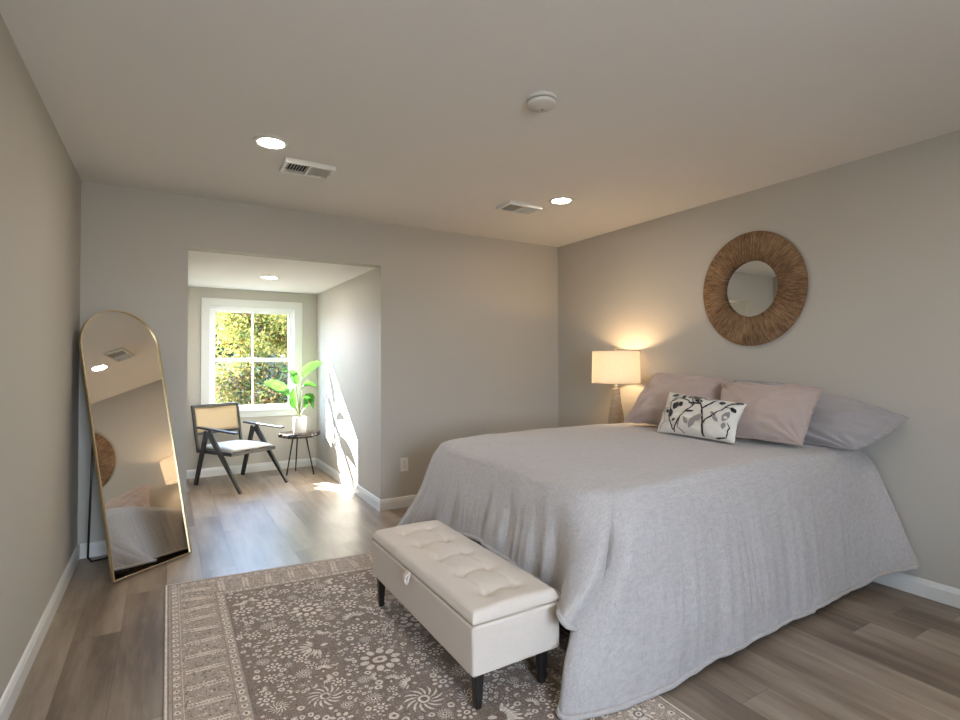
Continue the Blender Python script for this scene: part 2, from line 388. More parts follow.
# duvet: key columns from the head on the far side, round the foot, to the head on the near side
ZT = .765
KEY = [ # spine, inner edge, shoulder, upper side, lower side, hem, fold strength
 ((3.44, 2.29, .775), (3.44, 2.88, .768), (3.44, 3.045, .715), (3.44, 3.070, .55), (3.44, 3.075, .40), (3.44, 3.08, .25), .1),
 ((2.95, 2.29, .785), (2.90, 2.92, .775), (2.90, 3.06, .72), (2.90, 3.080, .55), (2.88, 3.085, .40), (2.88, 3.09, .25), .15),
 ((2.50, 2.29, .785), (2.35, 2.95, .775), (2.33, 3.08, .715), (2.32, 3.10, .54), (2.31, 3.11, .38), (2.3, 3.12, .23), .3),
 ((2.15, 2.29, .78), (1.90, 2.96, .768), (1.85, 3.09, .71), (1.82, 3.115, .53), (1.80, 3.13, .36), (1.77, 3.14, .21), .3),
 ((2.05, 2.29, .78), (1.66, 2.92, .762), (1.54, 3.05, .70), (1.50, 3.11, .50), (1.47, 3.16, .33), (1.44, 3.20, .18), .3),
 ((2.02, 2.28, .78), (1.56, 2.84, .760), (1.44, 2.93, .69), (1.38, 3.02, .47), (1.345, 3.17, .28), (1.325, 3.30, .15), .2),
 ((2.02, 2.26, .78), (1.54, 2.66, .760), (1.42, 2.68, .69), (1.37, 2.70, .50), (1.355, 2.72, .38), (1.345, 2.75, .27), .7),
 ((2.02, 2.24, .78), (1.53, 2.35, .762), (1.41, 2.36, .69), (1.37, 2.35, .53), (1.36, 2.35, .44), (1.355, 2.35, .355), 1.),
 ((2.02, 2.20, .78), (1.53, 2.00, .762), (1.40, 1.99, .69), (1.365, 1.98, .53), (1.355, 1.98, .43), (1.352, 1.98, .34), 1.),
 ((2.02, 2.18, .78), (1.54, 1.76, .760), (1.40, 1.72, .69), (1.365, 1.69, .53), (1.355, 1.67, .42), (1.35, 1.66, .325), .7),
 ((2.02, 2.16, .78), (1.57, 1.68, .758), (1.42, 1.60, .69), (1.345, 1.545, .55), (1.285, 1.515, .43), (1.228, 1.500, .345), .1),
 ((2.02, 2.15, .78), (1.59, 1.66, .757), (1.47, 1.54, .685), (1.385, 1.465, .56), (1.315, 1.44, .44), (1.222, 1.448, .325), .0),
 ((2.02, 2.14, .78), (1.60, 1.65, .757), (1.50, 1.52, .685), (1.44, 1.46, .56), (1.385, 1.445, .43), (1.30, 1.475, .27), .0),
 ((2.02, 2.13, .78), (1.605, 1.64, .757), (1.51, 1.515, .68), (1.46, 1.495, .52), (1.40, 1.515, .36), (1.33, 1.52, .16), .0),
 ((2.02, 2.12, .78), (1.61, 1.625, .757), (1.53, 1.50, .69), (1.44, 1.45, .48), (1.275, 1.478, .27), (1.192, 1.455, .012), .0),
 ((2.05, 2.12, .78), (1.64, 1.61, .758), (1.58, 1.475, .69), (1.49, 1.40, .48), (1.33, 1.40, .22), (1.25, 1.398, .012), .1),
 ((2.10, 2.14, .78), (1.74, 1.61, .762), (1.69, 1.475, .70), (1.64, 1.41, .46), (1.57, 1.365, .22), (1.53, 1.355, .022), .35),
 ((2.25, 2.2, .785), (2.07, 1.64, .77), (2.05, 1.49, .71), (2.03, 1.425, .46), (2.00, 1.375, .22), (1.98, 1.365, .036), .4),
 ((2.55, 2.29, .785), (2.45, 1.65, .773), (2.43, 1.50, .715), (2.42, 1.435, .46), (2.41, 1.385, .22), (2.40, 1.37, .04), .4),
 ((2.90, 2.29, .785), (2.82, 1.64, .772), (2.81, 1.49, .715), (2.80, 1.435, .46), (2.79, 1.395, .22), (2.79, 1.375, .042), .5),
 ((3.20, 2.29, .78), (3.18, 1.61, .768), (3.17, 1.46, .71), (3.18, 1.42, .46), (3.2, 1.40, .22), (3.22, 1.38, .045), .4),
 ((3.33, 2.29, .78), (3.33, 1.58, .765), (3.33, 1.44, .71), (3.34, 1.38, .47), (3.345, 1.35, .25), (3.35, 1.345, .085), .2),
 ((3.44, 2.29, .775), (3.44, 1.56, .762), (3.44, 1.415, .70), (3.44, 1.32, .50), (3.44, 1.245, .30), (3.44, 1.19, .165), .1)]
def cr(p0, p1, p2, p3, t):
    return .5*((2*p1)+(-p0+p2)*t+(2*p0-5*p1+4*p2-p3)*t*t+(-p0+3*p1-3*p2+p3)*t*t*t)
def spl(L, t):
    i = min(int(t), len(L)-2); f = t-i; g = lambda k: L[max(0, min(len(L)-1, k))]
    return cr(g(i-1), g(i), g(i+1), g(i+2), f)
KC = [[Vector(k[j]) for k in KEY] for j in range(6)]
KC[0] = [Vector((max(2.15, k[1][0]), 2.29, .782 if k[1][0] < 3.3 else .776)) for k in KEY]
KF = [k[6] for k in KEY]
# arc-length style parameter so that columns are spread evenly along the hem
acc = [0]
for i in range(len(KEY)-1): acc.append(acc[-1]+max(.10, (Vector(KEY[i+1][4])-Vector(KEY[i][4])).length))
def key_t(u):
    s = u*acc[-1]
    for i in range(len(acc)-1):
        if s <= acc[i+1]: return i+(s-acc[i])/(acc[i+1]-acc[i])
    return len(acc)-1.0
VST = [0, 1, 2, 3, 4, 5]
def duvet_raw(u, v):
    t = key_t(u); col = [spl(KC[j], t) for j in range(6)]
    s = v**.85*5
    # puffed shoulder: keep the rim round
    p = spl(col, s)
    if s < 1:
        k = s*s*(3-2*s); p = col[0].lerp(col[1], s); p.z = col[0].z*(1-k)+col[1].z*k
    return p, t, s
def duvet_pt(u, v):
    p, t, s = duvet_raw(u, v)
    a, _, _ = duvet_raw(min(1, u+.002), v); a2, _, _ = duvet_raw(max(0, u-.002), v); c, _, _ = duvet_raw(u, min(1, v+.01)); c2, _, _ = duvet_raw(u, max(0, v-.01))
    n = (a-a2).cross(c-c2)
    if n.length < 1e-9: n = Vector((0, 0, 1))
    n.normalize()
    if n.z < 0 and s < 2: n = -n
    if s < 1: n = Vector((0, 0, 1)).lerp(n, s).normalized()
    ctr = Vector((2.4, 2.29, .3))
    if s >= 2 and n.dot(p-ctr) < 0: n = -n
    i = min(int(t), len(KF)-2); fs = KF[i]+(KF[i+1]-KF[i])*(t-i)
    L = u*acc[-1]
    side = max(0, min(1, (s-1.7)/2.2)); side = side*side*(3-2*side)
    folds = math.sin(L*27+1.8*math.sin(L*5.3)+.6*math.sin(s*1.3))*.55+math.sin(L*49+2*math.sin(L*7.7)+s*.5)*.28+math.sin(L*11+1)*.35
    d = (folds*.020+.006*math.sin(L*95+3*math.sin(L*13)+s*2))*fs*side*(.75+.5*noise.noise(Vector((L*2.3, s, 0))))
    w1 = noise.noise(Vector((p.x*5, p.y*5, p.z*2.2)))*.009 + noise.noise(Vector((p.x*14, p.y*14, p.z*5)))*.0042
    top = 1-side
    w2 = noise.noise(Vector((p.x*2.1+3, p.y*2.1, 0)))*.011*top*min(1, max(0, 1.6-s*.4))
    edge = 1-min(1, max(0, (p.x-3.3)/.14))
    q = p + n*(d+(w1)*(.5+.5*side)*edge) + Vector((0, 0, 1))*w2
    q.z = max(q.z, .012); q.x = min(q.x, 3.445)
    return q
b = nb(); NU, NV = 420, 74
V = grid(b, duvet_pt, NU, NV)
far_i = [i for i in range(NU) if key_t(i/(NU-1)) <= 5 and V[i][0].co.x > 2.151]; near_i = [i for i in range(NU) if key_t(i/(NU-1)) > 5 and V[i][0].co.x > 2.151]
A_, B_ = (far_i, near_i) if len(far_i) >= len(near_i) else (near_i, far_i)
for k, i in enumerate(A_):
    i2 = B_[round((1-k/(len(A_)-1))*(len(B_)-1))]; V[i][0].co = V[i2][0].co
for i in range(NU):
    if V[i][0].co.x <= 2.1515: V[i][0].co = V[NU//2][0].co
for v_ in b.verts:
    v_.co.z = max(v_.co.z, .022)
hem_pts = [V[i][-1].co.copy() for i in range(NU)]; head = [V[0][j].co.copy() for j in range(NV)]; head2 = [V[-1][j].co.copy() for j in range(NV)]
bmesh.ops.remove_doubles(b, verts=b.verts, dist=1e-5)
duvet = obj('duvet', b, DUVET, smooth=True); rebase(duvet, (2.4, 2.29, 0))
md = duvet.modifiers.new('thick', 'SOLIDIFY'); md.thickness = .012; md.offset = -1
tag(duvet, 'pale grey crinkled muslin duvet draped over the bed down to the floor', 'duvet')
b = nb(); tube(b, hem_pts[::2], .011, 8); hm = obj('hem_piping', b, DUVET, duvet, smooth=True)
hm['label'] = 'padded hem along the bottom edge'

# ------------------------------------------------------------------ pillows (bilinear patch between four corners, swollen both ways)
def pillow_surface(bl, br, tr, tl, th, seed, flange, wr, bow, sag, bow2=None):
    bow2 = bow if bow2 is None else bow2
    bl, br, tr, tl = map(Vector, (bl, br, tr, tl))
    N = (br-bl).cross(tl-bl).normalized()
    if N.x > 0: N = -N                                  # front faces the room
    def S(u, v, side):
        a, c = 2*u-1, 2*v-1
        # pillow sides curve inwards between the corners
        ui = .5+.5*a*(1-bow*(1-c*c)); vi = .5+.5*c*(1-(bow2 if c > 0 else bow)*(1-a*a))
        p = (bl*(1-ui)+br*ui)*(1-vi)+(tl*(1-ui)+tr*ui)*vi
        aa, cc = min(1, abs(a)/(1-flange)), min(1, abs(c)/(1-flange))
        h = ((1-aa**2.6)*(1-cc**2.6))**.5 if aa < 1 and cc < 1 else 0
        # creases that run in from the corners
        rr = math.hypot(1-abs(a), 1-abs(c)); ang = math.atan2(1-abs(a), 1-abs(c)+1e-6)
        cr_ = math.sin(ang*16+seed+(3 if a > 0 else 0)+(5 if c > 0 else 0))*math.exp(-rr*2.2)*wr*min(1, rr*5)
        nz = noise.noise(Vector((a*2.2+seed, c*2.2, side)))*.016+noise.noise(Vector((a*5+seed, c*5, side*3)))*.009
        z = h*th/2*(1+.0*a) + (cr_+nz)*min(1, h*2+.15)
        fl = 0
        if max(abs(a), abs(c)) > 1-flange: fl = noise.noise(Vector((a*9+seed, c*9, 4)))*.012
        q = p + N*(z*side+fl)
        q.z -= sag*(a*a)*v
        return q + N*.0012*side
    return S, N
def pillow(name, label, bl, br, tr, tl, th, mat, seed, flange=.03, wr=.012, bow=.05, sag=0, n=56, cat='pillow', group=None, bow2=None):
    S, N = pillow_surface(bl, br, tr, tl, th, seed, flange, wr, bow, sag, bow2)
    b = nb(); g = {}
    for side in (1, -1):
        for i in range(n+1):
            for j in range(n+1):
                if side == -1 and (i in (0, n) or j in (0, n)): g[side, i, j] = g[1, i, j]; continue
                # denser near the rim
                u = .5-.5*math.cos(PI*i/n)*1.0 if False else i/n; v = j/n
                u = .5+.5*math.sin((u-.5)*PI); v = .5+.5*math.sin((v-.5)*PI)
                g[side, i, j] = b.verts.new(S(u, v, side))
        for i in range(n):
            for j in range(n):
                b.faces.new((g[side, i, j], g[side, i+1, j], g[side, i+1, j+1], g[side, i, j+1]))
    o = obj(name, b, mat, smooth=True)
    base = (Vector(bl)+Vector(br))/2; rebase(o, base); tag(o, label, cat, group)
    return o, S, N, base
GRP = 'pillows at the head of the bed'
pillow('pillow_sham', 'large grey flanged pillow against the wall, its corner overhanging the bed edge', (3.20, 2.20, .80), (3.19, 1.375, .775), (3.40, 1.215, .955), (3.40, 2.22, 1.12), .20, SHAM, 3.1, .05, .028, -.04, 0, bow2=-.36, group=GRP)
pillow('pillow', 'mauve square pillow beside the lamp, left of the other mauve one', (2.97, 2.85, .795), (3.02, 2.12, .80), (3.30, 2.17, 1.13), (3.30, 2.82, 1.165), .22, MAUVE, 7.7, .03, .022, .05, group=GRP)
pillow('pillow', 'mauve pillow with frayed edge right of the patterned cushion', (2.90, 2.05, .80), (2.97, 1.54, .795), (3.20, 1.535, 1.108), (3.165, 2.15, 1.118), .19, MAUVE, 12.3, .045, .022, .035, group=GRP)
acc_p, S, N, base = pillow('cushion', 'small oblong ivory cushion printed with black branches', (2.79, 2.375, .79), (2.76, 1.80, .79), (2.88, 1.80, 1.01), (2.95, 2.40, 1.048), .14, PRINTC, 1.3, .01, .006, .06, cat='cushion')
# printed branches: thin strips lying on the front of the cushion, in the same mesh
b = nb(); b.from_mesh(acc_p.data)
def on_cushion(u, v, k=.0014): return S(max(.01, min(.99, u)), max(.01, min(.99, v)), 1) + N*k - base
def strip(pts, w0, w1, mi, k=.0035):
    L = []
    for i in range(len(pts)-1):
        for q in range(6):
            t = q/6; L.append((pts[i][0]*(1-t)+pts[i+1][0]*t, pts[i][1]*(1-t)+pts[i+1][1]*t))
    L.append(pts[-1]); m = len(L); prev = None
    for i, (u, v) in enumerate(L):
        du = L[min(i+1, m-1)][0]-L[max(i-1, 0)][0]; dv = (L[min(i+1, m-1)][1]-L[max(i-1, 0)][1])*.5; l = math.hypot(du, dv) or 1
        wd = 1.8*(w0+(w1-w0)*i/(m-1))
        a = b.verts.new(on_cushion(u-dv/l*wd, v+du/l*wd*2, k)); c = b.verts.new(on_cushion(u+dv/l*wd, v-du/l*wd*2, k))
        if prev: b.faces.new((prev[0], prev[1], c, a)).material_index = mi
        prev = (a, c)
def leafp(u, v, ang, ln, wd, mi, k=.0045):
    L = [on_cushion(u+math.cos(ang)*ln*t-math.sin(ang)*wd*s*math.sin(PI*t)**.8, v+2*(math.sin(ang)*ln*t+math.cos(ang)*wd*s*math.sin(PI*t)**.8), k) for t, s in
         [(0, 0), (.2, 1), (.4, 1), (.6, 1), (.8, 1), (1, 0), (.8, -1), (.6, -1), (.4, -1), (.2, -1)]]
    b.faces.new([b.verts.new(p) for p in L]).material_index = mi
strip([(.28, 0), (.18, .35), (.16, .72), (.24, .97)], .005, .003, 1); strip([(.28, .02), (.36, .35), (.5, .72), (.44, .86)], .006, .003, 1)
strip([(.66, 0), (.67, .28), (.62, .62), (.72, .84), (.78, .93)], .008, .004, 1); strip([(.67, .25), (.78, .55), (.87, .78), (.96, .93)], .006, .003, 1)
strip([(.16, .7), (.26, .84), (.40, .78), (.48, .68)], .004, .004, 1); strip([(.36, .35), (.34, .1), (.42, .0)], .003, .002, 1)
strip([(.42, .72), (.58, .74), (.62, .62)], .004, .005, 1); strip([(.80, 0), (.93, .06), (.96, .3), (.93, .4)], .004, .002, 1)
strip([(.05, .0), (.12, .2), (.08, .5), (.15, .7)], .003, .002, 2); strip([(.87, .76), (.93, .75), (.97, .76)], .003, .002, 1)
strip([(.05, .50), (.16, .54)], .003, .002, 2); strip([(.05, .44), (.16, .46)], .003, .002, 2)
random.seed(5)
for u, v, a, l, wd in ((.22, .30, 1.9, .10, .022), (.22, .5, 1.2, .10, .028), (.27, .62, .6, .07, .02), (.12, .86, .3, .09, .02), (.28, .9, -.3, .06, .025), (.36, .88, .2, .12, .02),
                       (.46, .85, .5, .10, .022), (.5, .8, 0, .09, .018), (.40, .48, .2, .11, .011), (.17, .40, 2.5, .06, .016), (.9, .88, .6, .09, .02), (.86, .86, 3.3, .07, .018),
                       (.93, .78, -.8, .06, .018), (.25, .22, .5, .05, .012), (.96, .95, .3, .03, .012)):
    leafp(u, v, a, l*1.15, wd*1.35, 1)
for u, v, a, l, wd in ((.50, .10, 1.2, .16, .03), (.55, .30, .7, .12, .028), (.47, .18, 2.2, .09, .02), (.88, .40, 1.2, .13, .03), (.84, .36, 2.4, .10, .018), (.80, .5, 2.6, .08, .015), (.9, .22, 1.5, .08, .02),
                       (.62, .86, .4, .09, .012), (.56, .95, -.5, .08, .012)):
    leafp(u, v, a, l*1.1, wd*1.25, 2)
bmesh.ops.recalc_face_normals(b, faces=b.faces)
b.to_mesh(acc_p.data); b.free(); acc_p.data.materials.append(INK); acc_p.data.materials.append(INKG)
for p in acc_p.data.polygons: p.use_smooth = True

# ------------------------------------------------------------------ nightstand and lamp
ns = thing('nightstand', 'black ribbed two-drawer nightstand under the table lamp beside the bed', 'nightstand', (3.225, 3.36, 0))
b = nb(); box(b, 2.99, 3.45, 3.11, 3.62, .12, .60); obj('body', b, BLACKWOOD, ns, bevel=.004)
for z0 in (.14, .365):
    b = nb(); box(b, 2.975, 2.99, 3.12, 3.61, z0, z0+.215)
    for k in range(16): box(b, 2.969, 2.976, 3.128+k*.0305, 3.146+k*.0305, z0+.006, z0+.209)
    d = obj('drawer', b, BLACKWOOD, ns)
    b = nb(); tube(b, [(2.969, 3.365, z0+.108), (2.952, 3.365, z0+.108)], [.008, .013], 12); obj('knob', b, BLACKMETAL, d)
    d.children[0].location = Vector((0, 0, 0)); d.children[0].data.transform(Matrix.Translation(-Vector(ns.location)))
for x, y in ((3.02, 3.14), (3.42, 3.14), (3.02, 3.59), (3.42, 3.59)):
    b = nb(); bar(b, (x, y, 0), (x, y, .12), .022, .022, .03, .03); obj('leg', b, BLACKWOOD, ns)

LX, LY = 3.250, 3.19
lp = thing('table_lamp', 'lit table lamp with white drum shade and beige stone base', 'lamp', (LX, LY, .60))
prof = [(0, 0), (.083, 0), (.085, .012), (.082, .03), (.078, .06), (.070, .13), (.062, .19), (.050, .27), (.040, .34), (.036, .39), (.0365, .42), (.030, .43), (0, .43)]
b = nb(); lathe(b, prof, 48); obj('lamp_base', b, STONE, lp, smooth=True, local=True)
b = nb(); lathe(b, [(0, .43), (.024, .43), (.024, .448), (.012, .452), (.012, .50), (0, .50)], 24); o = obj('neck', b, plain('brass_fitting', (.7, .6, .42, 1), .3, 1), lp, local=True); smooth_by_angle(o)
b = nb(); lathe(b, [(.194, .742), (.200, .472), (.198, .472), (.192, .742)], 64, close=True); sh = obj('lamp_shade', b, SHADE, lp, local=True, smooth=True); smooth_by_angle(sh)
b = nb(); tube(b, [(.200*math.cos(2*PI*k/64), .200*math.sin(2*PI*k/64), .4735) for k in range(64)], .0022, 6, closed=True)
obj('shade_rim', b, SHADE, sh, local=True, smooth=True)
b = nb(); tube(b, [(.194*math.cos(2*PI*k/64), .194*math.sin(2*PI*k/64), .7405) for k in range(64)], .0022, 6, closed=True)
obj('shade_rim', b, SHADE, sh, local=True, smooth=True)
b = nb()
for a in (0, 2*PI/3, 4*PI/3): tube(b, [(.012*math.cos(a), .012*math.sin(a), .735), (.193*math.cos(a), .193*math.sin(a), .738)], .0015, 6)
for s_ in (-1, 1): tube(b, [(s_*.012, 0, .50), (s_*.045, 0, .54), (s_*.05, 0, .62), (s_*.03, 0, .70), (0, 0, .735)], .0015, 6)
obj('harp', b, BLACKMETAL, lp, local=True)
b = nb(); lathe(b, [(0, .735), (.006, .735), (.004, .755), (.009, .765), (.006, .778), (0, .785)], 16); obj('finial', b, GOLD, lp, local=True, smooth=True)
b = nb(); lathe(b, [(0, .50), (.013, .505), (.014, .53), (.028, .565), (.030, .585), (.022, .61), (0, .62)], 24); obj('light_bulb', b, BULB, lp, local=True, smooth=True)
pl = bpy.data.lights.new('lamp_light', 'POINT'); pl.energy = 7; pl.color = (1, .66, .36); pl.shadow_soft_size = .035
po = bpy.data.objects.new('lamp_light', pl); C.objects.link(po); po.location = (0, 0, .655); po.parent = lp

# ------------------------------------------------------------------ round mirror on the right wall
rm = thing('wall_mirror', 'round wall mirror with wide woven brown fibre frame over the bed', 'mirror', (XR, 2.119, 1.757))
rm_y, RO, RI = 2.10, .392, .195
random.seed(3); b = nb(); NS = 720
hts = [random.uniform(-1, 1) for _ in range(NS)]
grp = [random.random() for _ in range(NS)]
def ring(i, j):
    pass
prof_r = [(RI, .004), (RI, .026), (RI+.012, .034), (RI+.06, .036), (RI+.11, .035), (RI+.16, .031), (RO-.02, .026), (RO-.003, .020), (RO, .012), (RO, .002)]
V = []
for i in range(NS):
    a = 2*PI*i/NS; row = []
    for j, (r, h) in enumerate(prof_r):
        k = 1 if 1 < j < 8 else 0
        wob = (noise.noise(Vector((math.cos(a)*3, math.sin(a)*3, r*6)))*.03)
        aa = a+wob*k*.25
        hh = h+k*(hts[(i) % NS]*.0022+noise.noise(Vector((math.cos(a)*40, math.sin(a)*40, r*5)))*.005)
        rr = r+(hts[(i*7) % NS]*.0012 if j >= 7 else 0)
        row.append(b.verts.new((-hh, (1-.06*(r-RI)/(RO-RI))*rr*math.cos(aa), rr*math.sin(aa))))
    V.append(row)
for i in range(NS):
    for j in range(len(prof_r)-1): b.faces.new((V[i][j], V[(i+1) % NS][j], V[(i+1) % NS][j+1], V[i][j+1]))
    b.faces.new((V[i][-1], V[(i+1) % NS][-1], V[(i+1) % NS][0], V[i][0]))
obj('mirror_frame', b, FIBRE, rm, local=True)
b = nb()
for r_, x_, e_ in ((RI+.002, -.032, 1), (RO, -.017, .94)):
    tube(b, [(x_, e_*r_*math.cos(2*PI*k/96), r_*math.sin(2*PI*k/96)) for k in range(96)], .0035, 6, closed=True)
obj('rope_rim', b, FIBRE, rm, local=True, smooth=True)
b = nb(); b.faces.new([b.verts.new((-.012, (RI+.001)*math.cos(2*PI*k/96), (RI+.001)*math.sin(2*PI*k/96))) for k in range(96)]); obj('mirror_glass', b, MIRROR, rm, local=True)

# ------------------------------------------------------------------ leaning arched floor mirror
az, th = -.930, .234
n = Vector((math.cos(az)*math.cos(th), math.sin(az)*math.cos(th), math.sin(th))); uu = Vector((-n.y, n.x, 0)).normalized(); vv = n.cross(uu)
O = Vector((-.263, 3.643, .004)); MW, MH = .497, 1.636
fm = thing('floor_mirror', 'tall arched gold-framed mirror leaning in the corner by the left wall', 'mirror', O)
def arch(inset, m=40):
    r = MW/2-inset; cx_, cz = MW/2, MH-MW/2; L = [(inset, inset), (MW-inset, inset)]
    return L+[(cx_+r*math.cos(PI*k/m), cz+r*math.sin(PI*k/m)) for k in range(m+1)]
def mp(x, z, d): return O+uu*x+vv*z+n*d
b = nb(); A0, A1 = arch(0), arch(.0075); K = len(A0)
loops = [[b.verts.new(mp(x, z, d)) for x, z in A] for A, d in ((A0, -.008), (A0, .012), (A1, .012), (A1, -.008))]
for q in range(4):
    X, Y_ = loops[q], loops[(q+1) % 4]
    for k in range(K): b.faces.new((X[k], X[(k+1) % K], Y_[(k+1) % K], Y_[k]))
obj('mirror_frame', b, GOLD, fm)
b = nb(); b.faces.new([b.verts.new(mp(x, z, .003)) for x, z in arch(.007)]); obj('mirror_glass', b, MIRROR, fm)
b = nb(); b.faces.new([b.verts.new(mp(x, z, -.006)) for x, z in arch(.007)]); obj('backing_board', b, DARKSLOT, fm)
b = nb()
j0, j1 = mp(.02, .88, -.015), mp(MW-.02, .88, -.015)
g0 = Vector((-.425, 4.085, .007)); g1 = Vector((-.02, 4.195-.007, .007))
dr = (g1-g0).normalized()
tube(b, [j0, j0*.03+g0*.97+Vector((0, 0, .006)), g0+dr*.02, g0+dr*.06, g1-dr*.06, g1-dr*.02, j1*.03+g1*.97+Vector((0, 0, .006)), j1], .006, 10)
obj('support_stand', b, BLACKMETAL, fm, smooth=True)

# ------------------------------------------------------------------ storage bench
BX0, BX1, BY0, BY1 = .908, 1.296, 1.570, 2.610
bn = thing('storage_bench', 'cream tufted storage bench with black legs at the foot of the bed', 'bench', ((BX0+BX1)/2, (BY0+BY1)/2, 0))
b = nb(); box(b, BX0, BX1, BY0, BY1, .168, .342); obj('body', b, CREAM, bn, bevel=.010, seg=3)
tx = [BX0+(BX1-BX0)*t for t in (.34, .68)]; ty = [BY0+(BY1-BY0)*(.12+.19*k) for k in range(5)]
tufts = [(x, y) for x in tx for y in ty]
def lid(u, v):
    m = .004; x = BX0+m+(BX1-BX0-2*m)*u; y = BY0+m+(BY1-BY0-2*m)*v
    du = min(u, 1-u)*(BX1-BX0); dv = min(v, 1-v)*(BY1-BY0); rr = .024
    f = lambda d: math.sqrt(max(0, 1-(1-min(1, d/rr))**2))
    h = .364+.027*f(du)*f(dv)
    h += .007*math.sin(PI*u)
    for a, c in tufts:
        d = math.hypot(x-a, y-c); h -= .020*math.exp(-(d/.015)**2)+.014*math.exp(-(d/.045)**2)
    # soft pleats joining the buttons of each pair and out to the long edges
    for c in ty:
        if tx[0] < x < tx[1]: h -= .004*math.exp(-((y-c)/.014)**2)
    for a in tx:                                   # faint pleats running lengthwise from button to button
        if ty[0] < y < ty[-1]: h -= .0035*math.exp(-((x-a-.006*math.sin(y*33))/.012)**2)
    h += noise.noise(Vector((x*14, y*14, 0)))*.0022
    return Vector((x, y, h))
b = nb(); V = grid(b, lid, 100, 240)
rimv = [V[i][0] for i in range(100)]+[V[-1][j] for j in range(1, 240)]+[V[i][-1] for i in range(98, -1, -1)]+[V[0][j] for j in range(238, 0, -1)]
prev = rimv
for zz, off in ((.357, -.003), (.349, -.001), (.3455, .003)):
    cx_, cy_ = (BX0+BX1)/2, (BY0+BY1)/2
    nx = []
    for v in rimv:
        x, y = v.co.x, v.co.y
        x += off*(1 if x < cx_ else -1) if abs(abs(x-cx_)-(BX1-BX0)/2) < .006 else 0
        y += off*(1 if y < cy_ else -1) if abs(abs(y-cy_)-(BY1-BY0)/2) < .006 else 0
        nx.append(b.verts.new((x, y, zz)))
    for k in range(len(prev)): b.faces.new((prev[k], prev[(k+1) % len(prev)], nx[(k+1) % len(prev)], nx[k]))
    prev = nx
b.faces.new(prev)
ld = obj('lid', b, CREAM, bn, smooth=True)
for a, c in tufts:
    b = nb(); lathe(b, [(0, .004), (.005, .0035), (.008, .001), (.008, -.002)], 14, (a-bn.location.x, c-bn.location.y, lid((a-BX0)/(BX1-BX0), (c-BY0)/(BY1-BY0)).z+.001)); obj('button', b, CREAM, ld, smooth=True, local=True)
b = nb()   # pull tab: looped strap at the lid seam
yc = 2.115
pts = [(BX0-.001, .352), (BX0-.012, .350), (BX0-.026, .336), (BX0-.031, .316), (BX0-.026, .303), (BX0-.019, .304), (BX0-.012, .320), (BX0-.005, .336), (BX0-.001, .341)]
for k in range(len(pts)-1):
    (xa, za), (xb, zb) = pts[k], pts[k+1]; P(b, [(xa, yc-.019, za), (xa, yc+.019, za), (xb, yc+.019, zb), (xb, yc-.019, zb)], [(0, 1, 2, 3)])
bmesh.ops.remove_doubles(b, verts=b.verts, dist=1e-5)
t_ = obj('pull_tab', b, CREAM, bn, smooth=True); t_.modifiers.new('t', 'SOLIDIFY').thickness = .002
for x, y in ((.968, 1.640), (1.258, 1.640), (.945, 2.570), (1.258, 2.570)):
    b = nb(); bar(b, (x, y, .0112), (x, y, .170), .024, .024, .040, .040); obj('leg', b, BLACKWOOD, bn, bevel=.003)

# ------------------------------------------------------------------ rug
RUGC = [cloth('rug_field', (.30, .228, .178, 1), weave=150, bump=.5, var=.22, sheen=.1), cloth('rug_border', (.58, .48, .39, 1), weave=150, bump=.5, var=.14, sheen=.1),
        cloth('rug_ivory', (.86, .78, .68, 1), weave=150, bump=.5, var=.12, sheen=.1), cloth('rug_grey', (.30, .265, .235, 1), weave=150, bump=.5, var=.16, sheen=.1),
        cloth('rug_rust', (.24, .155, .115, 1), weave=150, bump=.5, var=.2, sheen=.1)]
def distress(m, amt=.62, lo=.42):
    """uneven wear of the pile, as on an over-dyed rug"""
    t = m.node_tree; bs = t.nodes['Principled BSDF']; src = bs.inputs['Base Color'].links[0].from_socket
    tc = t.nodes.new('ShaderNodeTexCoord'); nz = t.nodes.new('ShaderNodeTexNoise'); nz.inputs['Scale'].default_value = 70; nz.inputs['Detail'].default_value = 7; nz.inputs['Roughness'].default_value = .85
    t.links.new(tc.outputs['Object'], nz.inputs['Vector']); rp = t.nodes.new('ShaderNodeValToRGB'); t.links.new(nz.outputs['Fac'], rp.inputs[0])
    rp.color_ramp.elements[0].position = .42; rp.color_ramp.elements[1].position = .62; rp.color_ramp.elements[0].color = (0, 0, 0, 1); rp.color_ramp.elements[1].color = (amt, amt, amt, 1)
    mx = t.nodes.new('ShaderNodeMix'); mx.data_type = 'RGBA'; t.links.new(rp.outputs[0], mx.inputs[0]); t.links.new(src, mx.inputs[6]); mx.inputs[7].default_value = (.42, .345, .285, 1)
    gz = t.nodes.new('ShaderNodeTexNoise'); gz.inputs['Scale'].default_value = 210; gz.inputs['Detail'].default_value = 3; gz.inputs['Roughness'].default_value = .8
    t.links.new(tc.outputs['Object'], gz.inputs['Vector']); gr = t.nodes.new('ShaderNodeValToRGB'); t.links.new(gz.outputs['Fac'], gr.inputs[0])
    gr.color_ramp.elements[0].position = .36; gr.color_ramp.elements[1].position = .60; gr.color_ramp.elements[0].color = (lo, lo*.95, lo*.92, 1); gr.color_ramp.elements[1].color = (1.12, 1.1, 1.08, 1)
    m2 = t.nodes.new('ShaderNodeMix'); m2.data_type = 'RGBA'; m2.blend_type = 'MULTIPLY'; m2.inputs[0].default_value = 1
    t.links.new(mx.outputs[2], m2.inputs[6]); t.links.new(gr.outputs[0], m2.inputs[7]); t.links.new(m2.outputs[2], bs.inputs['Base Color'])
for m, a_, l_ in zip(RUGC, (.5, .5, .22, .5, .4), (.35, .45, .72, .45, .45)): distress(m, a_, l_)
RW, RL = 1.595, 2.44
b = nb(); zt = .009
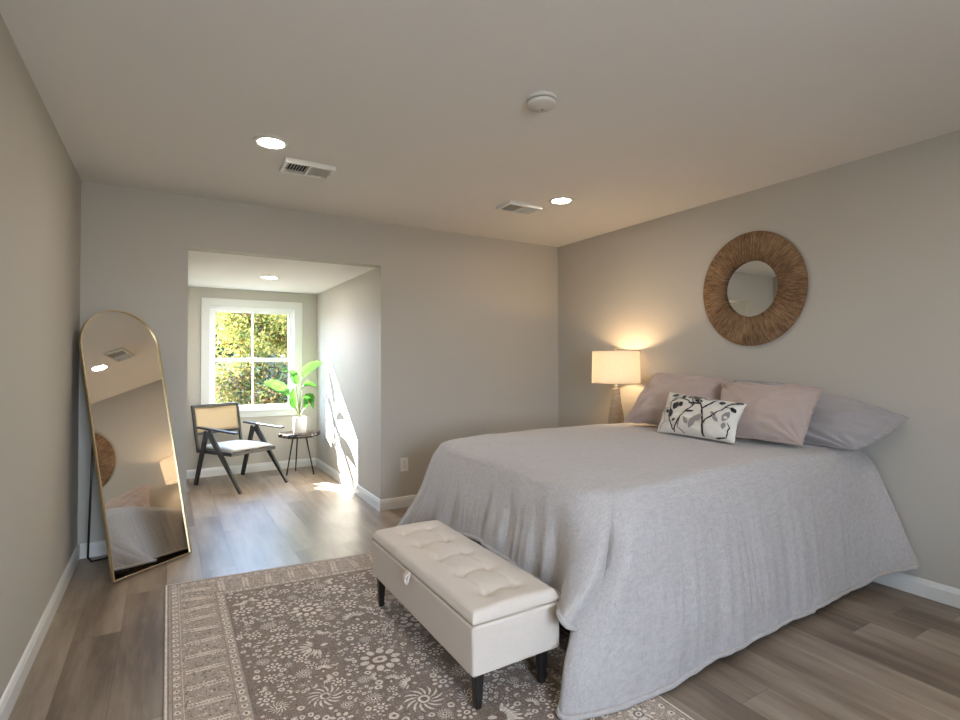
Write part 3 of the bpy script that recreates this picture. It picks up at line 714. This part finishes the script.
def rp(x, y, z=zt):    # rug coordinates: x to the right, y from the far edge towards the camera; the far edge runs slightly askew
    return (-.006+x, 3.438-.125*(x/1.146)*(1-y/RL)-y, z)
P(b, [rp(0, 0, .001), rp(RW, 0, .001), rp(RW, RL, .001), rp(0, RL, .001), rp(0, 0), rp(RW, 0), rp(RW, RL), rp(0, RL)], [(0, 3, 2, 1), (0, 1, 5, 4), (1, 2, 6, 5), (2, 3, 7, 6), (3, 0, 4, 7)], 1)
def rq(x0, x1, y0, y1, mi, z=zt):
    nseg = 8
    for k in range(nseg):
        ya, yb = y0+(y1-y0)*k/nseg, y0+(y1-y0)*(k+1)/nseg
        P(b, [rp(x0, ya, z), rp(x1, ya, z), rp(x1, yb, z), rp(x0, yb, z)], [(0, 1, 2, 3)], mi)
rq(0, RW, 0, RL, 1)
Z1, Z2, Z3 = zt+.0006, zt+.0010, zt+.0014
rq(.276, RW-.276, .276, RL-.276, 0, Z1)
def frame(d, w, mi, z=Z1):
    rq(d, RW-d, d, d+w, mi, z); rq(d, RW-d, RL-d-w, RL-d, mi, z); rq(d, d+w, d, RL-d, mi, z); rq(RW-d-w, RW-d, d, RL-d, mi, z)
frame(.003, .007, 2); frame(.012, .004, 0, Z1+.0001)
frame(.026, .003, 3, Z1); frame(.062, .002, 2); frame(.232, .002, 4); frame(.274, .003, 3, Z1+.0002)
rnd = random.Random(11)
NPOLY = [0]
def poly(pts, mi, z):
    NPOLY[0] += 1; z += (NPOLY[0] % 350)*1e-6
    b.faces.new([b.verts.new(rp(x, y, z)) for x, y in pts]).material_index = mi
def blob(x, y, rx, ry, ang, mi, z, wob=.12, nn=9):
    L = []
    for k in range(nn):
        a = 2*PI*k/nn; r = 1+rnd.uniform(-wob, wob); px, py = rx*r*math.cos(a), ry*r*math.sin(a)
        L.append((x+px*math.cos(ang)-py*math.sin(ang), y+px*math.sin(ang)+py*math.cos(ang)))
    poly(L, mi, z)
def whirl(x, y, r, s=1):
    blob(x, y, r*.30, r*.30, 0, 2, Z2, .05, 14); blob(x, y, r*.17, r*.17, 0, 4, Z3, .05, 10)
    npt = 13
    for k in range(npt):
        a = 2*PI*k/npt; L = []
        for t, w_ in ((0, .03), (.35, .075), (.7, .085), (1, .01), (.7, -.05), (.35, -.05), (0, -.03)):
            rr = r*(.36+.64*t); aa = a+s*.55*t; L.append((x+rr*math.cos(aa)-w_*r*math.sin(aa), y+rr*math.sin(aa)+w_*r*math.cos(aa)))
        poly(L, 2, Z2)
def rosette(x, y, r, c1=2, c2=4, npt=10):
    for k in range(npt):
        a = 2*PI*k/npt; blob(x+r*.78*math.cos(a), y+r*.78*math.sin(a), r*.25, r*.19, a, c1, Z2, .12, 7)
    blob(x, y, r*.56, r*.5, 0, c2, Z2, .06, 12); blob(x, y, r*.36, r*.32, 0, 2, Z3, .08, 10); blob(x, y, r*.16, r*.14, 0, 0, Z3+.0003, .1, 7)
def flower(x, y, r):
    blob(x, y, r, r*.9, rnd.random()*3, 2, Z2, .18, 9); blob(x, y, r*.42, r*.40, 0, rnd.choice((0, 3, 4)), Z3, .1, 6)
def palmette(x, y, r, ang):
    for k in range(-4, 5):
        a = ang+k*.32; blob(x+r*.6*math.cos(a), y+r*.6*math.sin(a), r*.38*(1-.05*abs(k)), r*.085, a, 2, Z2, .1, 8)
    blob(x, y, r*.28, r*.24, ang, 4, Z2, .1, 9); blob(x-r*.32*math.cos(ang), y-r*.32*math.sin(ang), r*.2, r*.12, ang, 2, Z2)
def vine(p, q, amp, mi=3, w_=.0028, n_=18):
    L = []
    ang = math.atan2(q[1]-p[1], q[0]-p[0]); ln = math.hypot(q[0]-p[0], q[1]-p[1])
    for k in range(n_+1):
        t = k/n_; o_ = amp*math.sin(t*2*PI); L.append((p[0]+(q[0]-p[0])*t-math.sin(ang)*o_, p[1]+(q[1]-p[1])*t+math.cos(ang)*o_))
    for k in range(n_):
        (xa, ya), (xb, yb) = L[k], L[k+1]; l_ = math.hypot(xb-xa, yb-ya); nx_, ny_ = -(yb-ya)/l_*w_, (xb-xa)/l_*w_
        poly([(xa+nx_, ya+ny_), (xb+nx_, yb+ny_), (xb-nx_, yb-ny_), (xa-nx_, ya-ny_)], mi, Z1+.0003)
def barbed(x, y, ln, ang):     # elongated serrated leaf of the border
    m_ = 12
    for k in range(m_):
        t = (k/(m_-1)-.5)*ln; s_ = 1-abs(k/(m_-1)-.5)*1.2
        cx_, cy_ = x+t*math.cos(ang), y+t*math.sin(ang)
        for sg in (-1, 1): blob(cx_-math.sin(ang)*.009*sg, cy_+math.cos(ang)*.009*sg, .010*s_+.003, .0045, ang+sg*.8, 2, Z2, .1, 6)
placed = []
def free(x, y, r):
    for a, c, q in placed:
        if math.hypot(a-x, c-y) < (q+r)*.95: return False
    placed.append((x, y, r)); return True
fx0, fx1, fy0, fy1 = .290, RW-.290, .290, RL-.290
for x, y, r in ((.62, .66, .075), (.97, .62, .07), (.58, 1.05, .08), (.80, .86, .065), (1.05, 1.02, .08), (.78, 1.28, .085), (.52, 1.42, .07), (1.10, 1.42, .075), (.83, 1.62, .08), (.55, 1.82, .075), (1.02, 1.85, .08), (.46, .5, .06), (.8, .48, .06), (1.13, .78, .06)):
    placed.append((x, y, r))
    k = rnd.random()
    if k < .42: whirl(x, y, r, rnd.choice((-1, 1)))
    elif k < .72: rosette(x, y, r)
    else: palmette(x, y, r*1.1, rnd.random()*6)
for _ in range(60):
    a = (rnd.uniform(fx0, fx1), rnd.uniform(fy0, fy1)); an = rnd.random()*6; q = (a[0]+.22*math.cos(an), a[1]+.22*math.sin(an))
    if fx0 < q[0] < fx1 and fy0 < q[1] < fy1: vine(a, q, .03)
for _ in range(500):
    x, y = rnd.uniform(fx0+.03, fx1-.03), rnd.uniform(fy0+.03, fy1-.03); r = rnd.uniform(.026, .045)
    if free(x, y, r):
        k = rnd.random()
        if k < .35: rosette(x, y, r, 2, rnd.choice((3, 4)), 8)
        elif k < .6: palmette(x, y, r*1.2, rnd.random()*6)
        elif k < .75: whirl(x, y, r)
        else:
            for q in range(6): flower(x+r*.75*math.cos(q*PI/3), y+r*.75*math.sin(q*PI/3), r*.30)
for _ in range(1600):
    x, y = rnd.uniform(fx0+.015, fx1-.015), rnd.uniform(fy0+.015, fy1-.015); r = rnd.uniform(.015, .026)
    if free(x, y, r):
        k = rnd.random()
        if k < .45: palmette(x, y, r*1.15, rnd.random()*6)
        elif k < .7: rosette(x, y, r, rnd.choice((1, 2)), rnd.choice((3, 4)), 7)
        else: flower(x, y, r*.8)
for _ in range(5200):
    x, y = rnd.uniform(fx0, fx1), rnd.uniform(fy0, fy1); r = rnd.uniform(.004, .017)
    if free(x, y, r):
        k = rnd.random()
        if k < .5: flower(x, y, r)
        elif k < .8: blob(x, y, r, r*.4, rnd.random()*3, rnd.choice((1, 2, 3, 4)), Z2)
        else: blob(x, y, r*.6, r*.6, 0, 2, Z2)
def along(d, step, fn):
    k = 0; y = d
    while y < RL-d: fn(d, y, PI/2); fn(RW-d, y, PI/2); y += step
    x = d+step
    while x < RW-d: fn(x, d, 0); fn(x, RL-d, 0); x += step
along(.043, .047, lambda x, y, a: (blob(x, y, .0135, .013, a, 2, Z2, .25, 7), blob(x, y, .0055, .005, a, 4, Z3, .1, 6)))
along(.254, .047, lambda x, y, a: (blob(x, y, .0165, .014, a, 2, Z2, .25, 8), blob(x, y, .008, .006, a, rnd.choice((0, 4)), Z3, .1, 6)))
cnt = [0]
def bord(x, y, a):
    cnt[0] += 1
    if cnt[0] % 2: barbed(x, y, .135, a+PI/2+rnd.uniform(-.15, .15))
    else:
        rosette(x, y, .038, 2, 3, 9)
        for q in range(9): blob(x+rnd.uniform(-.06, .06), y+rnd.uniform(-.06, .06), .012, .008, rnd.random()*3, 2, Z1+.0002, .3, 7)
along(.147, .122, bord)
for _ in range(7000):
    x, y = rnd.uniform(.066, RW-.066), rnd.uniform(.066, RL-.066)
    if min(x, RW-x, y, RL-y) > .228: continue
    blob(x, y, rnd.uniform(.003, .010), rnd.uniform(.002, .005), rnd.random()*3, rnd.choice((2, 2, 3, 4, 0, 0)), Z1+.0003, .25, 6)
rug = obj('area_rug', b, RUGC, fix=False); rebase(rug, (.79, 2.2, 0))
tag(rug, 'faded brown and ivory floral rug with patterned border under the bench', 'rug')

# ------------------------------------------------------------------ lounge chair with cane back
cf = Vector((.4833, -.8755, 0)); cs = Vector((.8755, .4833, 0)); cc = Vector((.6575, 5.885, 0))
ch = thing('lounge_chair', 'black wooden lounge chair with cane back and pale seat by the window', 'chair', cc)
def q_(s, f, z): return cc+cs*s+cf*f+Vector((0, 0, z))
for sg in (-1, 1):
    S_ = .268*sg
    b = nb(); bar(b, q_(S_, .365, .001), q_(S_, -.150, .555), .024, .028, .026, .066, side=cs); obj('front_leg', b, BLACKWOOD, ch, bevel=.004)
    b = nb(); bar(b, q_(S_-.002*sg, -.362, .001), q_(S_-.002*sg, -.185, .555), .024, .044, .024, .058, side=cs); obj('rear_leg', b, BLACKWOOD, ch, bevel=.004)
    b = nb(); bar(b, q_(S_, -.335, .590), q_(S_, .305, .568), .046, .022, .040, .020, side=cs); obj('armrest', b, BLACKWOOD, ch, bevel=.006)
    b = nb(); bar(b, q_(.243*sg, -.375, .345), q_(.243*sg, .19, .352), .024, .036, side=cs); obj('seat_rail', b, BLACKWOOD, ch, bevel=.003)
    b = nb(); bar(b, q_(.248*sg, -.352, .33), q_(.252*sg, -.452, .802), .024, .030, side=cs); obj('back_post', b, BLACKWOOD, ch, bevel=.003)
b = nb()
bar(b, q_(-.255, .185, .352), q_(.255, .185, .352), .028, .034, side=cf); bar(b, q_(-.24, -.33, .345), q_(.24, -.33, .345), .028, .03, side=cf)
obj('cross_rail', b, BLACKWOOD, ch, bevel=.003)
b = nb(); bar(b, q_(-.264, -.4485, .792), q_(.264, -.4485, .792), .026, .026, side=cf); obj('back_rail', b, BLACKWOOD, ch, bevel=.003); b = nb(); bar(b, q_(-.24, -.391, .512), q_(.24, -.391, .512), .022, .022, side=cf)
obj('back_rail', b, BLACKWOOD, ch, bevel=.003)
b = nb()
def cane(u, v):
    z = .522+.258*v; f = -.352-(z-.33)*.1/.472; return q_(-.238+.476*u, f-.020*math.sin(PI*u), z)
grid(b, cane, 17, 9); o = obj('cane_panel', b, CANE, ch, smooth=True); o.modifiers.new('t', 'SOLIDIFY').thickness = .006
b = nb()
def cush(sd):
    def f_(u, v):
        s, f = 2*u-1, 2*v-1; h = ((1-abs(s)**6)*(1-abs(f)**6))**.5
        return q_(s*.226, -.075+f*.268, .384+(.028 if sd > 0 else -.016)*h+(.014*(1-s*s)*(1-f*f) if sd > 0 else 0))
    return f_
grid(b, cush(1), 29, 29); grid(b, cush(-1), 29, 29); bmesh.ops.remove_doubles(b, verts=b.verts, dist=1e-5)
obj('seat', b, SEATC, ch, smooth=True)

# ------------------------------------------------------------------ side table, pot, plant
st = thing('side_table', 'small dark live-edge slab side table on thin black legs by the window', 'table', (1.262, 6.06, 0))
b = nb(); random.seed(9); m_ = 64; outer = []
for k in range(m_):
    a = 2*PI*k/m_; r = 1+.07*math.sin(3*a+1)+.05*math.sin(5*a+.4)+.03*math.sin(11*a)
    outer.append((r*.215*math.cos(a), r*.180*math.sin(a)))
lv = [(.90, .416), (.985, .420), (1.0, .438), (.985, .458), (.96, .462), (.5, .462)]
rows = [[b.verts.new((1.262+x*s_, 6.06+y*s_, z)) for x, y in outer] for s_, z in lv]
for A, B in zip(rows, rows[1:]):
    for k in range(m_): b.faces.new((A[k], A[(k+1) % m_], B[(k+1) % m_], B[k]))
b.faces.new(rows[0][::-1]); b.faces.new(rows[-1])
obj('table_top', b, SLABM, st, smooth=True)
for (x, y), (x2, y2) in (((1.128, 6.035), (1.20, 6.05)), ((1.262, 6.23), (1.262, 6.13)), ((1.397, 5.93), (1.325, 6.0))):
    b = nb(); tube(b, [(x, y, .001), (x2, y2, .432)], [.0065, .009], 10); obj('leg', b, BLACKMETAL, st, smooth=True)
PX, PY, PZ = 1.274, 6.07, .4625
pt = thing('plant_pot', 'white cylindrical ceramic pot on the small dark side table', 'pot', (PX, PY, PZ))
b = nb(); lathe(b, [(0, 0), (.066, 0), (.070, .004), (.073, .09), (.074, .168), (.072, .172), (.067, .168), (.064, .15), (0, .15)], 48); obj('pot_wall', b, CERAMIC, pt, smooth=True, local=True)
b = nb(); lathe(b, [(0, .158), (.03, .157), (.0665, .152)], 24); obj('soil', b, SOIL, pt, smooth=True, local=True)
plant = thing('potted_plant', 'bright green leafy plant growing from the white pot by the window', 'plant', (PX, PY, PZ+.155))
def catm(L, m):
    L = [Vector(p) for p in L]; return [spl(L, t*(len(L)-1)/(m-1)) for t in range(m)]
def frond(stem, blade, width, tilt, nm):
    """stem: path of the stalk; blade: midrib path; width: half width; tilt: direction the blade spreads in"""
    b = nb(); tube(b, catm([(PX, PY, PZ+.15)]+stem+[blade[0]], 12), [.0055-.003*k/11 for k in range(12)], 8)
    s_ = obj('stem', b, STEM, plant, smooth=True)
    b = nb(); M_ = 22; mid = catm(blade, M_); tl_ = Vector(tilt).normalized(); rows = []
    for i, p in enumerate(mid):
        t = i/(M_-1); T_ = (mid[min(i+1, M_-1)]-mid[max(i-1, 0)]).normalized(); s = (tl_-T_*tl_.dot(T_)).normalized(); nn = T_.cross(s)
        wd = width*(math.sin(PI*min(1, t**.75*1.0))**.75 if 0 < t < 1 else .02)
        row = []
        for k in range(-4, 5):
            q = k/4; row.append(b.verts.new(p+s*wd*q+nn*(abs(q)**1.5*.22*wd+.006*math.sin(t*40+k)*abs(q)*(width/.05))))
        rows.append(row)
    for A, B in zip(rows, rows[1:]):
        for k in range(8): b.faces.new((A[k], A[k+1], B[k+1], B[k]))
    lf = obj('leaf', b, PLANT, plant, smooth=True, fix=True); lf.data.transform(Matrix.Identity(4))
    b = nb(); tube(b, [p+Vector((0, 0, .001)) for p in mid], [.003-.0022*k/(M_-1) for k in range(M_)], 6); obj('midrib', b, STEM, lf, smooth=True)
    lf.children[0].data.transform(Matrix.Translation(-plant.location))
frond([(1.275, 6.070, 0.824)], [(1.301, 6.070, 1.082), (1.343, 6.040, 1.178), (1.427, 6.020, 1.228), (1.506, 6.000, 1.247)], .058, (-.3, -.5, .9), 1)
frond([(1.249, 6.050, 0.804)], [(1.231, 6.070, 1.005), (1.179, 6.000, 1.109), (1.122, 5.950, 1.165), (1.066, 5.900, 1.150)], .066, (.75, -.5, -.35), 2)
frond([(1.204, 6.040, 0.796)], [(1.156, 6.070, 0.885), (1.056, 5.980, 0.970), (0.955, 5.930, 1.023), (0.871, 5.900, 1.042)], .058, (.2, -.5, .8), 3)
frond([(1.270, 6.100, 0.823)], [(1.275, 6.100, 0.935), (1.324, 6.100, 0.996), (1.386, 6.080, 1.012), (1.457, 6.050, 0.966)], .042, (.2, -.7, .6), 4)
frond([(1.271, 6.050, 0.736)], [(1.287, 6.050, 0.847), (1.340, 6.020, 0.881), (1.396, 6.000, 0.869), (1.413, 5.980, 0.813)], .042, (.3, -.7, .5), 5)
frond([(1.249, 6.100, 0.700)], [(1.222, 6.100, 0.735), (1.206, 6.130, 0.812), (1.209, 6.150, 0.878), (1.227, 6.160, 0.956)], .040, (1, -.2, 0), 6)
frond([(1.277, 6.030, 0.715)], [(1.308, 6.020, 0.781), (1.347, 6.000, 0.820), (1.386, 5.980, 0.803), (1.392, 5.960, 0.726)], .036, (.8, -.6, .3), 7)
frond([(1.308, 6.120, 0.684)], [(1.345, 6.140, 0.726), (1.362, 6.170, 0.803), (1.357, 6.200, 0.870)], .030, (1, -.2, .1), 8)

# ------------------------------------------------------------------ ceiling fittings
dl = thing('recessed_light', 'round recessed ceiling light left of the others, beside the larger air vent', 'light', (.467, 2.955, H), 'recessed ceiling lights')
b = nb(); lathe(b, [(.064, .0), (.093, .0), (.093, -.003), (.087, -.0065), (.068, -.007), (.064, -.003)], 56, close=True); obj('trim_ring', b, WHITE, dl, smooth=True, local=True)
b = nb(); lathe(b, [(0, -.0045), (.060, -.0045), (.0655, -.003)], 56); obj('diffuser', b, LEDS, dl, local=True)
copy_tree(dl, (2.47, 2.955, H), 'round recessed ceiling light nearest the corner over the bed')
dd = copy_tree(dl, (.833, 5.34, HD), 'round recessed ceiling light in the low dormer ceiling')
for c_ in dd.children:
    if c_.name.startswith('diffuser'): c_.data = c_.data.copy(); c_.data.materials[0] = LEDD
copy_tree(dl, (.467, .45, H), 'added recessed ceiling light near the left wall, out of view')  # this and the next: unseen downlights added to light the foreground
copy_tree(dl, (2.47, .45, H), 'added recessed ceiling light near the right wall, out of view')

def vent(label, x0, x1, y0, y1):
    v = thing('air_vent', label, 'vent', ((x0+x1)/2, (y0+y1)/2, H), 'ceiling air vents')
    hx, hy = (x1-x0)/2, (y1-y0)/2; z0 = -.026; b = nb(); fr = .020
    box(b, -hx, hx, -hy, -hy+fr, z0, 0); box(b, -hx, hx, hy-fr, hy, z0, 0)
    box(b, -hx, -hx+fr, -hy+fr, hy-fr, z0, 0); box(b, hx-fr, hx, -hy+fr, hy-fr, z0, 0); box(b, -.006, .006, -hy+fr, hy-fr, z0, 0)
    obj('vent_frame', b, WHITE, v, local=True, bevel=.002)
    for sg in (-1, 1):
        b = nb(); xa, xb = (-hx+fr, -.006) if sg < 0 else (.006, hx-fr); m = 7
        for k in range(m):
            x = xa+(xb-xa)*(k+.5)/m
            bar(b, (x, -hy+fr, -.018), (x, hy-fr, -.018), .0022, .016, side=(math.cos(.6*sg), 0, math.sin(.6*sg)))
        obj('louvre_panel', b, WHITE, v, local=True)
    b = nb(); box(b, -hx+fr, hx-fr, -hy+fr, hy-fr, -.004, -.001); obj('duct_opening', b, DARKSLOT, v, local=True)
    for sg in (-1, 1):
        b = nb(); lathe(b, [(0, z0-.002), (.003, z0-.0015), (.004, z0)], 10, (sg*(hx-.010), 0, 0)); obj('screw', b, VENTGREY, v, local=True, smooth=True)
    return v
vent('white rectangular ceiling air vent beside the left recessed light', .572, .862, 3.125, 3.325)
vent('white rectangular ceiling air vent beside the recessed light over the bed', 2.14, 2.44, 3.14, 3.33)
DETM = plain('off_white_plastic', (.66, .64, .60, 1), .6, var=.01)
sm = thing('smoke_detector', 'round white smoke detector on the ceiling', 'smoke detector', (1.430, 1.845, H))
b = nb(); lathe(b, [(0, 0), (.070, 0), (.070, -.012), (.066, -.014), (0, -.014)], 56); o = obj('base', b, DETM, sm, local=True); smooth_by_angle(o)
b = nb(); lathe(b, [(.060, -.014), (.060, -.019)], 56); obj('air_gap', b, DARKSLOT, sm, local=True)
b = nb(); lathe(b, [(.064, -.018), (.066, -.020), (.064, -.030), (.058, -.034), (.02, -.035), (0, -.035)], 56); obj('cover', b, DETM, sm, local=True, smooth=True)
b = nb(); lathe(b, [(0, -.0365), (.005, -.0365), (.006, -.0345)], 16, (.02, .02, 0)); obj('test_button', b, VENTGREY, sm, local=True)

ol = thing('wall_outlet', 'white double power outlet on the back wall between dormer and bed', 'outlet', (1.756, YB, .369))
b = nb(); box(b, -.037, .037, -.006, 0, -.0605, .0605); obj('cover_plate', b, WHITE, ol, local=True, bevel=.003)
for sg in (-1, 1):
    b = nb(); box(b, -.016, .016, -.009, -.006, sg*.021-.014, sg*.021+.014); r_ = obj('socket', b, WHITE, ol, local=True, bevel=.002)
    b = nb()
    for x in (-.007, .007): box(b, x-.0012, x+.0012, -.0095, -.0088, sg*.021-.001, sg*.021+.009)
    box(b, -.0025, .0025, -.0095, -.0088, sg*.021-.010, sg*.021-.005)
    obj('slot', b, DARKSLOT, r_, local=True)
b = nb(); lathe(b, [(0, .0015), (.003, .001), (.0035, 0)], 10); o = obj('screw', b, VENTGREY, ol, local=True); o.rotation_euler = (PI/2, 0, 0); o.location = (0, -.006, 0)

# ------------------------------------------------------------------ outside
b = nb(); box(b, -30, 40, YD+.5, 60, -3.2, -3.0); g = struct('ground', b, plain('leaf_litter', (.14, .11, .06, 1), .95, var=.4, scale=3))
b = nb(); bar(b, (OX0-.3, YD+1.0, -.32), (OX1+.3, YD+1.0, -.32), .01, .01); b.free()
BARK = plain('bark', (.10, .075, .055, 1), .9, var=.4, scale=9, bump=.02)
LY_ = leafy('leaf_yellow', (.19, .165, .03, 1), (.36, .30, .07, 1)); LG_ = leafy('leaf_green', (.06, .085, .015, 1), (.13, .15, .035, 1))
LO_ = leafy('leaf_orange', (.20, .10, .035, 1), (.30, .18, .07, 1)); LD_ = leafy('leaf_dark', (.01, .022, .012, 1), (.025, .04, .02, 1), .25); LS_ = leafy('leaf_silver', (.09, .095, .07, 1), (.15, .155, .12, 1))
def tree(label, x, y, z0, zc, rx, rz, nleaf, mats, wts, size, seed, name='tree', cat='tree'):
    r = random.Random(seed); t = thing(name, label, cat, (x, y, z0), 'trees beyond the window')
    b = nb(); tube(b, [(x, y, z0), (x+.05, y, (z0+zc)/2), (x-.04, y+.05, zc), (x, y, zc+rz*.7)], [.14, .11, .07, .02], 10)
    ends = []
    for k in range(26):
        a = r.random()*2*PI; h = r.uniform(-.8, .8); q = math.sqrt(1-h*h)*r.uniform(.6, .92)
        e_ = Vector((x+rx*q*math.cos(a), y+rx*q*math.sin(a), zc+rz*h)); s_ = Vector((x, y, zc+rz*(h*.5-.35)))
        mid = (s_+e_)/2+Vector((0, 0, .1)); tube(b, [s_, mid, e_], [.03, .016, .005], 6); ends.append(e_); ends.append(mid)
    obj('trunk', b, BARK, t, smooth=True)
    b = nb()
    for k in range(nleaf):
        c = r.choice(ends); d = Vector((r.gauss(0, 1), r.gauss(0, 1), r.gauss(0, 1)))*rx*.16; p = c+d
        nrm = Vector((r.gauss(0, 1), r.gauss(0, 1), r.gauss(0, 1)+.5)).normalized(); s = nrm.orthogonal().normalized(); s.rotate(Matrix.Rotation(r.random()*6, 3, nrm)); q = nrm.cross(s)
        L = size*r.uniform(.6, 1.3); mi = r.choices(range(len(mats)), wts)[0]
        P(b, [p-s*L, p-s*L*.2+q*L*.5+nrm*L*.1, p+s*L, p-s*L*.2-q*L*.5+nrm*L*.1], [(0, 1, 2), (0, 2, 3)], mi)
    obj('foliage', b, mats, t, fix=False)
tree('tree with dense bright yellow-green leaves in the upper left panes', 1.35, 10.3, -3, 1.95, .85, .85, 12000, [LY_, LG_, LO_], [6, 3, 1], .034, 1)
tree('yellow-green leafed tree filling the upper right panes', 2.25, 10.8, -3, 1.95, .80, .75, 10500, [LY_, LG_, LO_], [5, 3, 2], .034, 2)
tree('orange and green autumn shrub in the lower left panes', 1.15, 9.9, -3, .75, .75, .65, 10500, [LG_, LO_, LY_, LS_], [4, 3, 2, 2], .030, 3, 'shrub', 'shrub')
tree('brown and silver-green shrub in the lower right panes', 1.95, 9.8, -3, .70, .75, .65, 10500, [LO_, LS_, LG_, LD_], [3, 4, 3, 3], .030, 4, 'shrub', 'shrub')
tree('dark evergreen tree standing behind the yellow trees', 1.6, 14.5, -3, 1.0, 2.2, 2.3, 7000, [LD_, LG_], [5, 1], .12, 5)
tree('tall dark tree far behind on the right of the window view', 3.9, 14.8, -3, 1.2, 1.9, 2.7, 5000, [LD_, LG_], [5, 1], .12, 6)
